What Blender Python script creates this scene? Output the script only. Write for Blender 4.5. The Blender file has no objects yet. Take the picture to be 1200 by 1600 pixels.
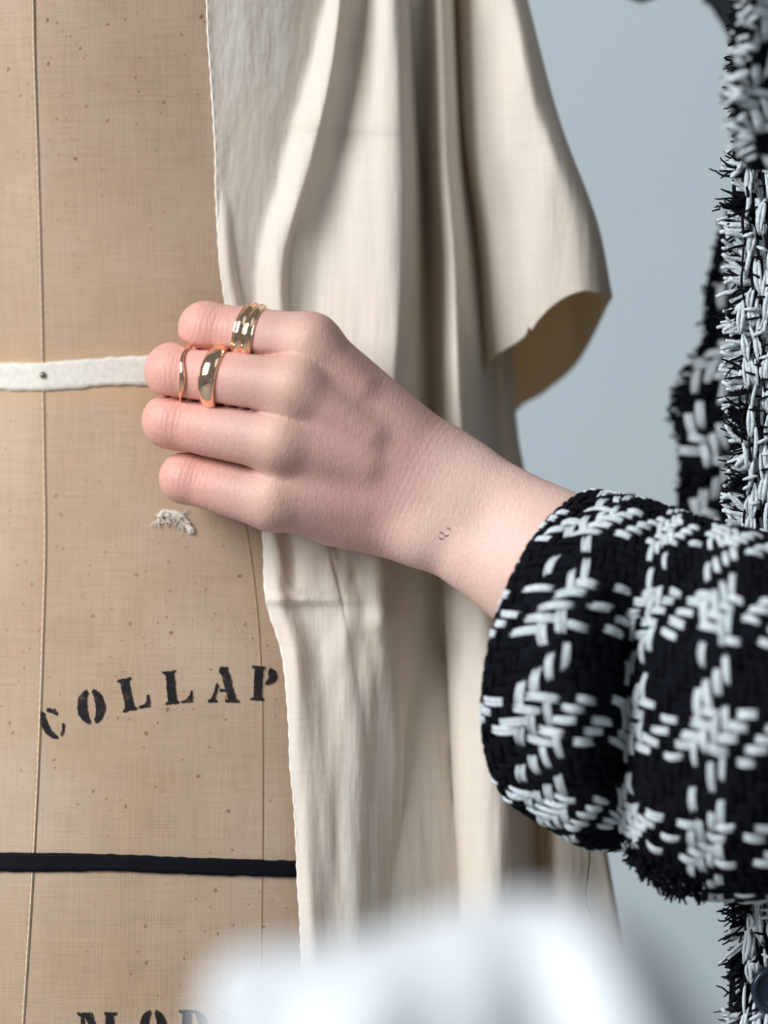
import bpy, bmesh, math, random
import numpy as np
from mathutils import Vector, Matrix

# ------------------------------------------------------------------ camera / light / exposure
SC = bpy.context.scene
COL = SC.collection
D = 0.95                 # camera distance to the plane y = 0 (metres)
S = 0.225e-3             # metres per photo pixel at y = 0
FOCUS_Y = -0.030

def P(px, py, ymm):
    """photo pixel + depth (mm, + = away from the camera) -> world point"""
    y = ymm * 1e-3
    k = S * (D + y) / D
    return Vector(((px - 600) * k, y, -(py - 800) * k))

cam_d = bpy.data.cameras.new('camera')
cam_d.sensor_fit = 'VERTICAL'
cam_d.sensor_height = 36.0
cam_d.sensor_width = 27.0
cam_d.lens = 36.0 * D / (1600 * S)
cam_d.clip_start = 0.01
cam_d.dof.use_dof = True
cam_d.dof.focus_distance = D + FOCUS_Y
cam_d.dof.aperture_fstop = cam_d.lens / 24.0
cam = bpy.data.objects.new('camera', cam_d)
COL.objects.link(cam)
cam.location = (0, -D, 0)
cam.rotation_euler = (math.pi / 2, 0, 0)
SC.camera = cam

SC.view_settings.view_transform = 'Standard'
SC.view_settings.look = 'None'
SC.view_settings.gamma = 1.0
SC.view_settings.use_curve_mapping = False
SC.view_settings.exposure = 0.0

world = bpy.data.worlds.new('room_ambient')
SC.world = world
world.use_nodes = True
bg = world.node_tree.nodes['Background']
bg.inputs['Color'].default_value = (0.84, 0.92, 1.0, 1)
bg.inputs['Strength'].default_value = 0.19

def area_light(name, loc, target, sx, sy, power, color):
    l = bpy.data.lights.new(name, 'AREA')
    l.shape = 'RECTANGLE'; l.size = sx; l.size_y = sy
    l.energy = power; l.color = color
    o = bpy.data.objects.new(name, l); COL.objects.link(o)
    o.location = loc
    d = Vector(target) - Vector(loc)
    o.rotation_euler = d.to_track_quat('-Z', 'Y').to_euler()
    return o
area_light('window_daylight', (-1.55, -1.35, 0.95), (0, 0.05, 0), 1.2, 1.3, 74, (0.96, 0.97, 1.0))
area_light('soft_fill_right', (1.3, -1.6, 1.3), (0.1, 0.3, 0), 1.2, 1.2, 5, (0.86, 0.94, 1.0))  # weak cool fill light from the right front

# ------------------------------------------------------------------ helpers
rng = random.Random(7)
nrng = np.random.RandomState(11)

def link_mesh(name, verts, faces, mat, parent=None, smooth=True, mats=None, midx=None):
    me = bpy.data.meshes.new(name)
    me.from_pydata([tuple(v) for v in verts], [], [tuple(int(i) for i in f) for f in faces])
    me.update()
    if mats:
        for m in mats: me.materials.append(m)
        if midx is not None: me.polygons.foreach_set('material_index', list(midx))
    else:
        me.materials.append(mat)
    if smooth:
        me.polygons.foreach_set('use_smooth', [True] * len(me.polygons))
    o = bpy.data.objects.new(name, me); COL.objects.link(o)
    if parent: o.parent = parent
    return o

def tag(o, label=None, cat=None, group=None, kind=None):
    if label: o['label'] = label
    if cat: o['category'] = cat
    if group: o['group'] = group
    if kind: o['kind'] = kind
    return o

def empty(name, loc=(0, 0, 0)):
    o = bpy.data.objects.new(name, None); COL.objects.link(o)
    o.location = loc
    o.empty_display_size = 0.02
    return o

def adopt(child, parent):
    child.parent = parent
    child.matrix_parent_inverse = Matrix.Translation(-Vector(parent.location))

def cubic(xs, ys, x):
    """smooth monotone-ish hermite interpolation, vectorised over x"""
    xs = np.asarray(xs, float); ys = np.asarray(ys, float); x = np.asarray(x, float)
    n = len(xs)
    m = np.zeros(n)
    if n > 1:
        d = (ys[1:] - ys[:-1]) / (xs[1:] - xs[:-1])
        m[0] = d[0]; m[-1] = d[-1]
        if n > 2:
            h = xs[1:] - xs[:-1]
            m[1:-1] = (d[:-1] * h[1:] + d[1:] * h[:-1]) / (h[1:] + h[:-1])
    i = np.clip(np.searchsorted(xs, x) - 1, 0, n - 2)
    h = xs[i + 1] - xs[i]
    t = (x - xs[i]) / h
    t = np.clip(t, 0, 1)
    return ((2*t**3 - 3*t**2 + 1) * ys[i] + (t**3 - 2*t**2 + t) * h * m[i]
            + (-2*t**3 + 3*t**2) * ys[i+1] + (t**3 - t**2) * h * m[i+1])

def toworld(px, py, ymm):
    y = ymm * 1e-3
    k = S * (D + y) / D
    return np.stack([(px - 600) * k, y, -(py - 800) * k], -1)

def grid_faces(nr, nc, off=0, wrap=False, flip=False):
    f = []
    for r in range(nr - 1):
        for c in range(nc if wrap else nc - 1):
            c2 = (c + 1) % nc
            a, b, e, g = r*nc + c, r*nc + c2, (r+1)*nc + c2, (r+1)*nc + c
            q = (a + off, b + off, e + off, g + off)
            f.append(q[::-1] if flip else q)
    return f

def tube(points, radii, sides=6, cap=True):
    """tapered tube through points; returns verts, faces"""
    pts = [Vector(p) for p in points]
    n = len(pts)
    V = []; F = []
    t0 = (pts[1] - pts[0]).normalized()
    ref = Vector((0, 1, 0)) if abs(t0.y) < 0.9 else Vector((1, 0, 0))
    nrm = (ref - t0 * ref.dot(t0)).normalized()
    for i in range(n):
        t = (pts[min(i+1, n-1)] - pts[max(i-1, 0)])
        if t.length < 1e-9: t = t0
        t.normalize()
        nrm = (nrm - t * nrm.dot(t))
        nrm.normalize()
        bn = t.cross(nrm)
        r = radii[i] if hasattr(radii, '__len__') else radii
        for s in range(sides):
            a = 2*math.pi*s/sides
            V.append(pts[i] + nrm*(r*math.cos(a)) + bn*(r*math.sin(a)))
    F = grid_faces(n, sides, wrap=True)
    if cap:
        F.append(tuple(range(sides))[::-1])
        F.append(tuple((n-1)*sides + s for s in range(sides)))
    return V, F

class Bag:
    def __init__(self): self.v = []; self.f = []; self.m = []
    def add(self, vf, mi=0):
        o = len(self.v)
        self.v += list(vf[0]); self.f += [tuple(i + o for i in f) for f in vf[1]]
        self.m += [mi] * len(vf[1])
    def build(self, name, mat, parent=None, mats=None, smooth=True):
        return link_mesh(name, self.v, self.f, mat, parent, smooth, mats, self.m if mats else None)

# smooth value noise for geometry
_perm = nrng.rand(64, 64, 8)
def vnoise(x, y, ch=0):
    x = np.asarray(x, float); y = np.asarray(y, float)
    xi = np.floor(x).astype(int); yi = np.floor(y).astype(int)
    fx = x - xi; fy = y - yi
    fx = fx*fx*(3-2*fx); fy = fy*fy*(3-2*fy)
    g = lambda a, b: _perm[a % 64, b % 64, ch % 8]
    return ((g(xi, yi)*(1-fx) + g(xi+1, yi)*fx)*(1-fy) + (g(xi, yi+1)*(1-fx) + g(xi+1, yi+1)*fx)*fy)*2 - 1

# ------------------------------------------------------------------ materials
class NT:
    def __init__(self, name, rough=0.8):
        self.m = bpy.data.materials.new(name); self.m.use_nodes = True
        self.t = self.m.node_tree
        self.b = self.t.nodes['Principled BSDF']
        self.b.inputs['Roughness'].default_value = rough
        self.out = self.t.nodes['Material Output']
    def n(self, kind, **kw):
        nd = self.t.nodes.new(kind)
        for k, v in kw.items():
            if k in nd.inputs: nd.inputs[k].default_value = v
            else: setattr(nd, k, v)
        return nd
    def l(self, a, b): self.t.links.new(a, b)
    def coord(self, scale=(1, 1, 1)):
        c = self.n('ShaderNodeTexCoord'); mp = self.n('ShaderNodeMapping')
        mp.inputs['Scale'].default_value = scale
        self.l(c.outputs['Object'], mp.inputs['Vector'])
        return mp.outputs['Vector']
    def noise(self, scale, vec=None, detail=3, rough=0.5):
        nd = self.n('ShaderNodeTexNoise'); nd.inputs['Scale'].default_value = scale
        nd.inputs['Detail'].default_value = detail; nd.inputs['Roughness'].default_value = rough
        if vec is None: vec = self.coord()
        self.l(vec, nd.inputs['Vector'])
        return nd.outputs['Fac']
    def ramp(self, fac, stops):
        r = self.n('ShaderNodeValToRGB')
        e = r.color_ramp.elements
        while len(e) < len(stops): e.new(0.5)
        for el, (p, c) in zip(e, stops):
            el.position = p
            el.color = (*c, 1) if hasattr(c, '__len__') else (c, c, c, 1)
        self.l(fac, r.inputs['Fac'])
        return r.outputs['Color']
    def math(self, op, a, b=None, clamp=False):
        nd = self.n('ShaderNodeMath', operation=op); nd.use_clamp = clamp
        for i, v in enumerate((a, b)):
            if v is None: continue
            if isinstance(v, (int, float)): nd.inputs[i].default_value = v
            else: self.l(v, nd.inputs[i])
        return nd.outputs[0]
    def mix(self, fac, a, b, mode='MIX'):
        nd = self.n('ShaderNodeMix'); nd.data_type = 'RGBA'; nd.blend_type = mode
        for sock, v in ((nd.inputs[0], fac), (nd.inputs[6], a), (nd.inputs[7], b)):
            if isinstance(v, (int, float)): sock.default_value = v
            elif isinstance(v, tuple): sock.default_value = (*v, 1)
            else: self.l(v, sock)
        return nd.outputs[2]
    def bump(self, h, strength=0.3, dist=0.001, normal=None):
        nd = self.n('ShaderNodeBump'); nd.inputs['Strength'].default_value = strength
        nd.inputs['Distance'].default_value = dist
        self.l(h, nd.inputs['Height'])
        if normal is not None: self.l(normal, nd.inputs['Normal'])
        return nd.outputs['Normal']
    def base(self, c):
        if isinstance(c, tuple): self.b.inputs['Base Color'].default_value = (*c, 1)
        else: self.l(c, self.b.inputs['Base Color'])
    def normal(self, n): self.l(n, self.b.inputs['Normal'])

def weave_height(M, per):
    """plain-weave height from object coordinates; per = thread pitch in metres"""
    c = M.n('ShaderNodeTexCoord')
    wob = M.n('ShaderNodeTexNoise'); wob.inputs['Scale'].default_value = 120; wob.inputs['Detail'].default_value = 2
    M.l(c.outputs['Object'], wob.inputs['Vector'])
    sp = M.n('ShaderNodeSeparateXYZ'); M.l(c.outputs['Object'], sp.inputs[0])
    k = 2*math.pi/per
    w = M.math('MULTIPLY', wob.outputs['Fac'], 5.0)
    sx = M.math('SINE', M.math('ADD', M.math('MULTIPLY', sp.outputs['X'], k), w))
    sz = M.math('SINE', M.math('ADD', M.math('MULTIPLY', sp.outputs['Z'], k), w))
    return M.math('ADD', M.math('MULTIPLY', M.math('ADD', sx, sz), 0.25), 0.5)

def mat_linen():
    M = NT('natural_linen', 0.92)
    v = M.coord()
    M.b.inputs['Specular IOR Level'].default_value = 0.15
    big = M.noise(14, v, 5, 0.6)
    col = M.ramp(big, [(0.32, (0.455, 0.318, 0.208)), (0.55, (0.510, 0.375, 0.262)), (0.75, (0.565, 0.440, 0.335))])
    # slubs: thin horizontal & vertical streaks
    st1 = M.noise(1.0, M.coord((60, 60, 2200)), 2)
    st2 = M.noise(1.0, M.coord((2200, 60, 60)), 2)
    slub = M.math('MULTIPLY', M.math('ADD', st1, st2), 0.5)
    col = M.mix(1.0, col, M.ramp(slub, [(0.35, 0.88), (0.5, 0.98), (0.65, 1.06)]), 'MULTIPLY')
    wv = weave_height(M, 0.62e-3)
    col = M.mix(1.0, col, M.ramp(wv, [(0.1, 0.80), (0.7, 1.04)]), 'MULTIPLY')
    # age stains
    for sc, r0, keep, c in ((85, 0.085, 0.50, (0.26, 0.14, 0.07)), (150, 0.13, 0.58, (0.22, 0.12, 0.06)), (330, 0.16, 0.62, (0.24, 0.13, 0.07))):
        vo = M.n('ShaderNodeTexVoronoi'); vo.inputs['Scale'].default_value = sc
        nz = M.n('ShaderNodeTexNoise'); nz.inputs['Scale'].default_value = 500
        v2 = M.coord((1, 0, 1)); M.l(v, nz.inputs['Vector'])
        vv = M.n('ShaderNodeVectorMath', operation='MULTIPLY_ADD')
        M.l(nz.outputs['Color'], vv.inputs[0]); vv.inputs[1].default_value = (0.002, 0, 0.002); M.l(v2, vv.inputs[2])
        M.l(vv.outputs[0], vo.inputs['Vector'])
        spot = M.ramp(vo.outputs['Distance'], [(r0*0.5, 1.0), (r0, 0.0)])
        sel = M.ramp(M.math('MULTIPLY', vo.outputs['Color'], 1.0), [(keep, 0.0), (min(keep+0.08, 1), 1.0)])
        reg = M.ramp(M.noise(9, v, 2), [(0.38, 0.15), (0.56, 0.9)])
        f = M.math('MULTIPLY', M.math('MULTIPLY', spot, sel), reg)
        col = M.mix(f, col, c)
    # rust-coloured bleed along the waist tape
    sp = M.n('ShaderNodeSeparateXYZ'); M.l(v, sp.inputs[0])
    zz = M.math('ABSOLUTE', M.math('ADD', sp.outputs['Z'], -0.0478))
    band = M.ramp(M.math('ADD', M.math('MULTIPLY', zz, 40), M.math('MULTIPLY', M.noise(50, v, 3), 0.5)), [(0.38, 1.0), (0.80, 0.0)])
    col = M.mix(M.math("MULTIPLY", band, 0.42), col, (0.58, 0.36, 0.17))
    M.base(col)
    M.b.inputs['Sheen Weight'].default_value = 0.15
    M.normal(M.bump(M.math('ADD', wv, M.math('MULTIPLY', slub, 1.2)), 0.55, 0.00018))
    return M.m

def mat_muslin():
    M = NT('unbleached_muslin', 0.78)
    v = M.coord()
    big = M.noise(20, v, 4)
    col = M.ramp(big, [(0.35, (0.850, 0.822, 0.735)), (0.65, (0.875, 0.852, 0.775))])
    st1 = M.noise(1.0, M.coord((2600, 50, 50)), 2); st2 = M.noise(1.0, M.coord((50, 50, 2600)), 2)
    slub = M.math('MULTIPLY', M.math('ADD', st1, st2), 0.5)
    col = M.mix(1.0, col, M.ramp(slub, [(0.35, 0.93), (0.65, 1.04)]), 'MULTIPLY')
    M.base(col)
    crease = M.noise(1.0, M.coord((95, 95, 16)), 3)
    fine = M.noise(420, v, 2)
    n1 = M.bump(crease, 0.45, 0.004)
    n2 = M.bump(M.math('ADD', fine, slub), 0.25, 0.0004, n1)
    M.normal(n2)
    M.b.inputs['Sheen Weight'].default_value = 0.1
    # light passes through thin cotton
    tr = M.n('ShaderNodeBsdfTranslucent'); tr.inputs['Color'].default_value = (0.95, 0.68, 0.24, 1)
    M.l(n1, tr.inputs['Normal'])
    mx = M.n('ShaderNodeMixShader'); mx.inputs[0].default_value = 0.31
    M.l(M.b.outputs[0], mx.inputs[1]); M.l(tr.outputs[0], mx.inputs[2])
    M.l(mx.outputs[0], M.out.inputs['Surface'])
    return M.m

def mat_simple(name, color, rough=0.8, bump=None, var=0.08, metallic=0.0):
    M = NT(name, rough)
    v = M.coord()
    nz = M.noise(bump[0] if bump else 60, v, 3)
    c0 = tuple(max(0, x*(1-var)) for x in color); c1 = tuple(min(1, x*(1+var)) for x in color)
    M.base(M.ramp(nz, [(0.3, c0), (0.7, c1)]))
    M.b.inputs['Metallic'].default_value = metallic
    if rough > 0.5: M.b.inputs['Specular IOR Level'].default_value = 0.12
    if bump: M.normal(M.bump(nz, bump[1], bump[2]))
    return M.m

def mat_skin():
    M = NT('skin', 0.50)
    v = M.coord()
    at = M.n('ShaderNodeAttribute'); at.attribute_name = 'tone'
    sp = M.n('ShaderNodeSeparateXYZ'); M.l(at.outputs['Vector'], sp.inputs[0])
    red, yel, arm = sp.outputs
    base = M.ramp(M.noise(45, v, 4, 0.6), [(0.3, (0.560, 0.325, 0.275)), (0.7, (0.615, 0.375, 0.325))])
    col = M.mix(red, base, (0.730, 0.375, 0.310))
    col = M.mix(yel, col, (0.740, 0.500, 0.370))
    col = M.mix(arm, col, (0.730, 0.500, 0.420))
    fine = M.noise(700, v, 2)
    col = M.mix(1.0, col, M.ramp(fine, [(0.3, 0.95), (0.7, 1.04)]), 'MULTIPLY')
    M.base(col)
    at2 = M.n('ShaderNodeAttribute'); at2.attribute_name = 'fold'
    s2 = M.n('ShaderNodeSeparateXYZ'); M.l(at2.outputs['Vector'], s2.inputs[0])
    wob = M.math('MULTIPLY', M.noise(160, v, 2), 5.0)
    rip = M.math('SINE', M.math('ADD', M.math('MULTIPLY', s2.outputs['X'], 3.4), wob))
    rip = M.math('MULTIPLY', rip, s2.outputs['Y'])
    # fine diagonal skin lines
    lines = M.n('ShaderNodeTexNoise'); lines.inputs['Detail'].default_value = 3
    mp = M.n('ShaderNodeMapping'); mp.inputs['Rotation'].default_value = (0, math.radians(28), 0); mp.inputs['Scale'].default_value = (1500, 400, 420)
    tc = M.n('ShaderNodeTexCoord'); M.l(tc.outputs['Object'], mp.inputs['Vector']); M.l(mp.outputs[0], lines.inputs['Vector']); lines.inputs['Scale'].default_value = 1.0
    h = M.math('ADD', lines.outputs['Fac'], M.math('MULTIPLY', fine, 0.6))
    n1 = M.bump(h, 0.55, 0.00035)
    M.normal(M.bump(rip, 0.16, 0.0003, n1))
    M.b.inputs['Subsurface Weight'].default_value = 0.18
    M.b.inputs['Subsurface Radius'].default_value = (1.0, 0.35, 0.2)
    M.b.inputs['Subsurface Scale'].default_value = 0.004
    M.b.inputs['Specular IOR Level'].default_value = 0.35
    return M.m

def mat_gold():
    M = NT('rose_gold', 0.09)
    M.base((0.97, 0.66, 0.45))
    M.b.inputs['Metallic'].default_value = 1.0
    M.normal(M.bump(M.noise(160, None, 2), 0.10, 0.0006))
    return M.m

def mat_yarn(name, c0, c1, rough=0.9):
    M = NT(name, rough)
    v = M.coord()
    nz = M.noise(900, v, 3)
    M.base(M.ramp(nz, [(0.3, c0), (0.7, c1)]))
    M.normal(M.bump(M.noise(1600, v, 2), 0.7, 0.0006))
    M.b.inputs['Specular IOR Level'].default_value = 0.08
    return M.m

def mat_ink():
    M = NT('black_stencil_ink', 0.8)
    wv = weave_height(M, 0.62e-3)
    M.b.inputs['Specular IOR Level'].default_value = 0.1
    nz = M.noise(330, None, 4, 0.7)
    f = M.math('ADD', M.math('MULTIPLY', wv, 0.28), nz)
    M.base(M.ramp(f, [(0.60, (0.016, 0.015, 0.017)), (0.80, (0.035, 0.028, 0.026)), (0.90, (0.17, 0.12, 0.09))]))
    M.normal(M.bump(wv, 0.3, 0.0002))
    return M.m

LINEN = mat_linen(); MUSLIN = mat_muslin(); SKIN = mat_skin(); GOLD = mat_gold(); INK = mat_ink()
SEAM = mat_simple('seam_thread', (0.70, 0.58, 0.45), 0.85, (900, 0.5, 0.0004))
GROOVE = mat_simple('seam_fold', (0.40, 0.27, 0.17), 0.95)
TAPE = mat_simple('cotton_tape', (0.66, 0.63, 0.56), 0.9, (500, 0.4, 0.0004))
RIBBON = mat_simple('black_tape', (0.004, 0.0045, 0.008), 0.75, (900, 0.5, 0.0004))
WHITE_YARN = mat_yarn('white_yarn', (0.46, 0.52, 0.55), (0.73, 0.78, 0.80))
BLACK_YARN = mat_yarn('black_yarn', (0.003, 0.0035, 0.006), (0.008, 0.009, 0.014))
PLASTIC = mat_simple('navy_button', (0.012, 0.022, 0.040), 0.25)
METAL = mat_simple('dull_steel', (0.20, 0.19, 0.19), 0.35, metallic=0.9)
WALL = mat_simple('grey_blue_paint', (0.595, 0.665, 0.70), 0.95, (3, 0.02, 0.001), 0.02)
FLOOR = mat_simple('pale_floor', (0.42, 0.42, 0.42), 0.8)
WHITE_CLOTH = mat_simple('white_cotton', (0.66, 0.69, 0.71), 0.9, (30, 0.2, 0.002), 0.02)
FIBRE = mat_simple('frayed_fibre', (0.72, 0.66, 0.57), 0.95)
SELV = mat_simple('selvage_thread', (0.86, 0.83, 0.76), 0.9)
LININGS = mat_simple('dark_hair', (0.035, 0.038, 0.045), 0.6, (300, 0.4, 0.002))
INKSKIN = mat_simple('tattoo_ink', (0.20, 0.15, 0.17), 0.6)

# ------------------------------------------------------------------ the room
def quad(name, pts, mat):
    o = link_mesh(name, pts, [(0, 1, 2, 3)], mat, smooth=False)
    o['kind'] = 'structure'
    return o
quad('wall_back', [(-3, 1.3, -1.15), (3, 1.3, -1.15), (3, 1.3, 1.8), (-3, 1.3, 1.8)], WALL)
quad('floor', [(-3, -3, -1.15), (3, -3, -1.15), (3, 1.3, -1.15), (-3, 1.3, -1.15)], FLOOR)

# ------------------------------------------------------------------ dress form
FCX = (190 - 600) * S
_z = [z for z in (-0.34, -0.26, -0.19, -0.07, 0.0, 0.048, 0.10, 0.19, 0.30, 0.38, 0.43)]
_hw = [0.145, 0.160, 0.160, 0.148, 0.128, 0.118, 0.120, 0.128, 0.135, 0.110, 0.060]
_hd = [0.095, 0.112, 0.112, 0.102, 0.092, 0.086, 0.088, 0.100, 0.108, 0.080, 0.050]
_fy = [-0.015, -0.024, -0.023, -0.015, 0.000, 0.006, 0.000, -0.022, -0.052, -0.030, 0.040]
SEAM_X = (61 - 600) * S
def form_front(x, z):
    hw = cubic(_z, _hw, z); hd = cubic(_z, _hd, z); fy = cubic(_z, _fy, z)
    u = np.clip(np.abs((x - FCX) / hw), 0, 0.999)
    w = 0.03
    turn = 0.06 + 0.20*np.clip((z + 0.02)/0.10, 0, 1)        # the side panel turns away at the seam
    crease = turn * w * np.tanh(np.clip(SEAM_X - x, 0, None)/w)
    return fy + hd * (1 - (1 - u**2.05)**(1/2.05)) + crease
def plain_front(x, z):
    hw = cubic(_z, _hw, z); hd = cubic(_z, _hd, z); fy = cubic(_z, _fy, z)
    u = np.clip(np.abs((x - FCX) / hw), 0, 0.999)
    return fy + hd * (1 - (1 - u**2.05)**(1/2.05))
def on_form(px, py, lift=0.0):
    px = np.asarray(px, float); py = np.asarray(py, float)
    y = np.zeros_like(px)
    for _ in range(8):
        k = S * (D + y) / D
        x = (px - 600) * k; z = -(py - 800) * k
        y = form_front(x, z) - lift
    return np.stack([x, y, z], -1)

form = empty('dress_form', (FCX, 0.09, -1.15))
nz_, na = 170, 300
zs = np.linspace(_z[0], _z[-1], nz_)
V = []
for z in zs:
    hw = float(cubic(_z, _hw, z)); hd = float(cubic(_z, _hd, z)); fy = float(cubic(_z, _fy, z))
    for a in range(na):
        t = 2*math.pi*a/na
        c, s_ = math.cos(t), math.sin(t)
        e = 2/2.05
        x_ = FCX + hw*math.copysign(abs(c)**e, c)
        y_ = fy + hd - hd*math.copysign(abs(s_)**e, s_)
        if s_ > 0: y_ += float(form_front(x_, z) - form_front(max(x_, SEAM_X), z)) - float(plain_front(x_, z) - plain_front(max(x_, SEAM_X), z))
        V.append((x_, y_, z))
F = grid_faces(nz_, na, wrap=True)
F.append(tuple(range(na))[::-1]); F.append(tuple((nz_-1)*na + i for i in range(na)))
torso = link_mesh('torso', V, F, LINEN); adopt(torso, form)
tag(form, 'vintage tan linen dress form with black stencilled lettering and cream waist tape', 'dress form')
# stand under the torso
Bst = Bag(); Bst.add(tube([(FCX, 0.09, -1.13), (FCX, 0.09, -0.30)], 0.016, 16))
adopt(Bst.build('stand_pole', METAL), form)
Bst = Bag(); Bst.add(tube([(FCX, 0.09, -1.15), (FCX, 0.09, -1.13), (FCX, 0.09, -1.115)], [0.2, 0.19, 0.02], 40))
adopt(Bst.build('stand_base', METAL), form)

def strip_on_form(cent, half, name, mat, lift, thick=0.0005, n=80, across=5, edge_noise=0.0):
    """ribbon lying on the form; cent = [(px,py)], half = half width in px (vector across)"""
    cent = np.array(cent, float)
    d = np.r_[0, np.cumsum(np.hypot(*np.diff(cent, axis=0).T))]
    tt = np.linspace(0, d[-1], n)
    cx = cubic(d, cent[:, 0], tt); cy = cubic(d, cent[:, 1], tt)
    tx = np.gradient(cx); ty = np.gradient(cy); L = np.hypot(tx, ty); nx, ny = -ty/L, tx/L
    hf = half if hasattr(half, '__len__') else [half, half]
    hh = np.interp(np.linspace(0, 1, n), np.linspace(0, 1, len(hf)), hf)
    V = []; rows = []
    prof = [(-1, 0)] + [(q, 1) for q in np.linspace(-1, 1, across)] + [(1, 0)]
    for q, up in prof:
        wob = edge_noise * vnoise(tt*0.09, np.full(n, q*7+3)) if abs(q) == 1 else 0
        pts = on_form(cx + nx*(hh*q + wob), cy + ny*(hh*q + wob), lift + (thick if up else -0.0006))
        rows.append(pts)
    A = np.stack(rows, 1)      # n x prof x 3
    V = A.reshape(-1, 3)
    return link_mesh(name, V, grid_faces(n, len(prof), flip=True), mat)

def seam(path, cord_px, groove_px, mat):
    p = np.array(path, float)
    g = strip_on_form(path, groove_px, 'seam_allowance', GROOVE, 0.0, 0.00012, 160, 3)
    adopt(g, form)
    n = 420
    d = np.r_[0, np.cumsum(np.hypot(*np.diff(p, axis=0).T))]
    tt = np.linspace(0, d[-1], n)
    cx = cubic(d, p[:, 0], tt); cy = cubic(d, p[:, 1], tt)
    pts = on_form(cx, cy, 0.00015 if cord_px > 1 else -0.0001)
    rad = [S*cord_px*(0.85 + 0.35*math.sin(i*1.9)) for i in range(n)]
    B = Bag(); B.add(tube(pts, rad, 8))
    o = B.build('seam', mat); adopt(o, form)
    return o
seam([(51, -30), (53, 90), (58, 240), (62, 380), (66, 560), (68, 700), (70, 850), (66, 1000), (62, 1120), (56, 1260), (47, 1420), (38, 1560), (33, 1640)], 1.5, 3.6, SEAM)
seam([(372, 760), (390, 860), (402, 960), (408, 1060), (410, 1250), (408, 1450), (406, 1640)], 0.7, 1.6, GROOVE)

# waist tape
wt = strip_on_form([(-260, 592), (-30, 589), (80, 587), (180, 580), (260, 579), (420, 580), (520, 585)], [20, 19, 22, 22.5, 22, 22], 'waist_tape', TAPE, 0.0002, 0.0006, 160, 7, 1.6)
adopt(wt, form); tag(wt, 'cream cotton waist tape')
c = on_form(np.array([67.0]), np.array([586.0]), 0.0010)[0]
B = Bag()
prof = [(0.0, -0.0012), (0.0006, -0.0011), (0.0011, -0.0006), (0.0012, 0.0), (0.0008, 0.0009)]
V = []; ns = 16
for r, dy in prof:
    for i in range(ns):
        a = 2*math.pi*i/ns
        V.append((c[0] + max(r, 1e-5)*math.cos(a), c[1] + dy, c[2] + max(r, 1e-5)*math.sin(a)))
B.add((V, grid_faces(len(prof), ns, wrap=True)))
pin = B.build('pin', METAL); adopt(pin, form); tag(pin, 'dark round pin head')

# black tape round the hips
rb = strip_on_form([(-260, 1352), (-60, 1348), (80, 1347), (180, 1348), (300, 1353), (400, 1356), (520, 1360)], [14, 14.5, 15, 13, 13, 13], 'style_tape', RIBBON, 0.0003, 0.0007, 200, 5, 0.8)
tag(rb, 'narrow black tape wrapped around the hips of the tan dress form', 'tape')

# frayed tuft where the linen is torn
B = Bag()
for k in range(46):
    u = k / 45
    cx = 248 + 50*u; cy = 812 - 9*math.sin(u*math.pi) + 14*u*u
    c0 = on_form(np.array([cx + rng.uniform(-3, 3)]), np.array([cy + rng.uniform(-3, 3)]), 0.0004)[0]
    pts = [Vector(c0)]
    dirv = Vector((rng.uniform(-1, 1), -0.35, rng.uniform(-0.9, 0.7)))
    for j in range(5):
        dirv += Vector((rng.uniform(-.6, .6), rng.uniform(-.3, .35), rng.uniform(-.7, .5)))
        q = pts[-1] + dirv.normalized() * 0.00075
        q.y = min(q.y, float(form_front(q.x, q.z)) - 0.0002)
        pts.append(q)
    B.add(tube(pts, [0.00028, 0.00026, 0.00024, 0.0002, 0.00018, 0.0001], 5))
V = []
cc = [(250, 800), (262, 797), (276, 802), (288, 812), (296, 828), (288, 838), (276, 826), (262, 818), (250, 812)]
tuft = B.build('frayed_thread', FIBRE); adopt(tuft, form); tag(tuft, 'pale frayed tuft in the torn linen')
tw = strip_on_form([(246, 808), (258, 801), (272, 803), (286, 812), (296, 826), (297, 834)], [2.0, 4.5, 5.5, 5.5, 5, 2], 'torn_patch', FIBRE, 0.0001, 0.0008, 24, 5, 1.4)
adopt(tw, form)

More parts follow.
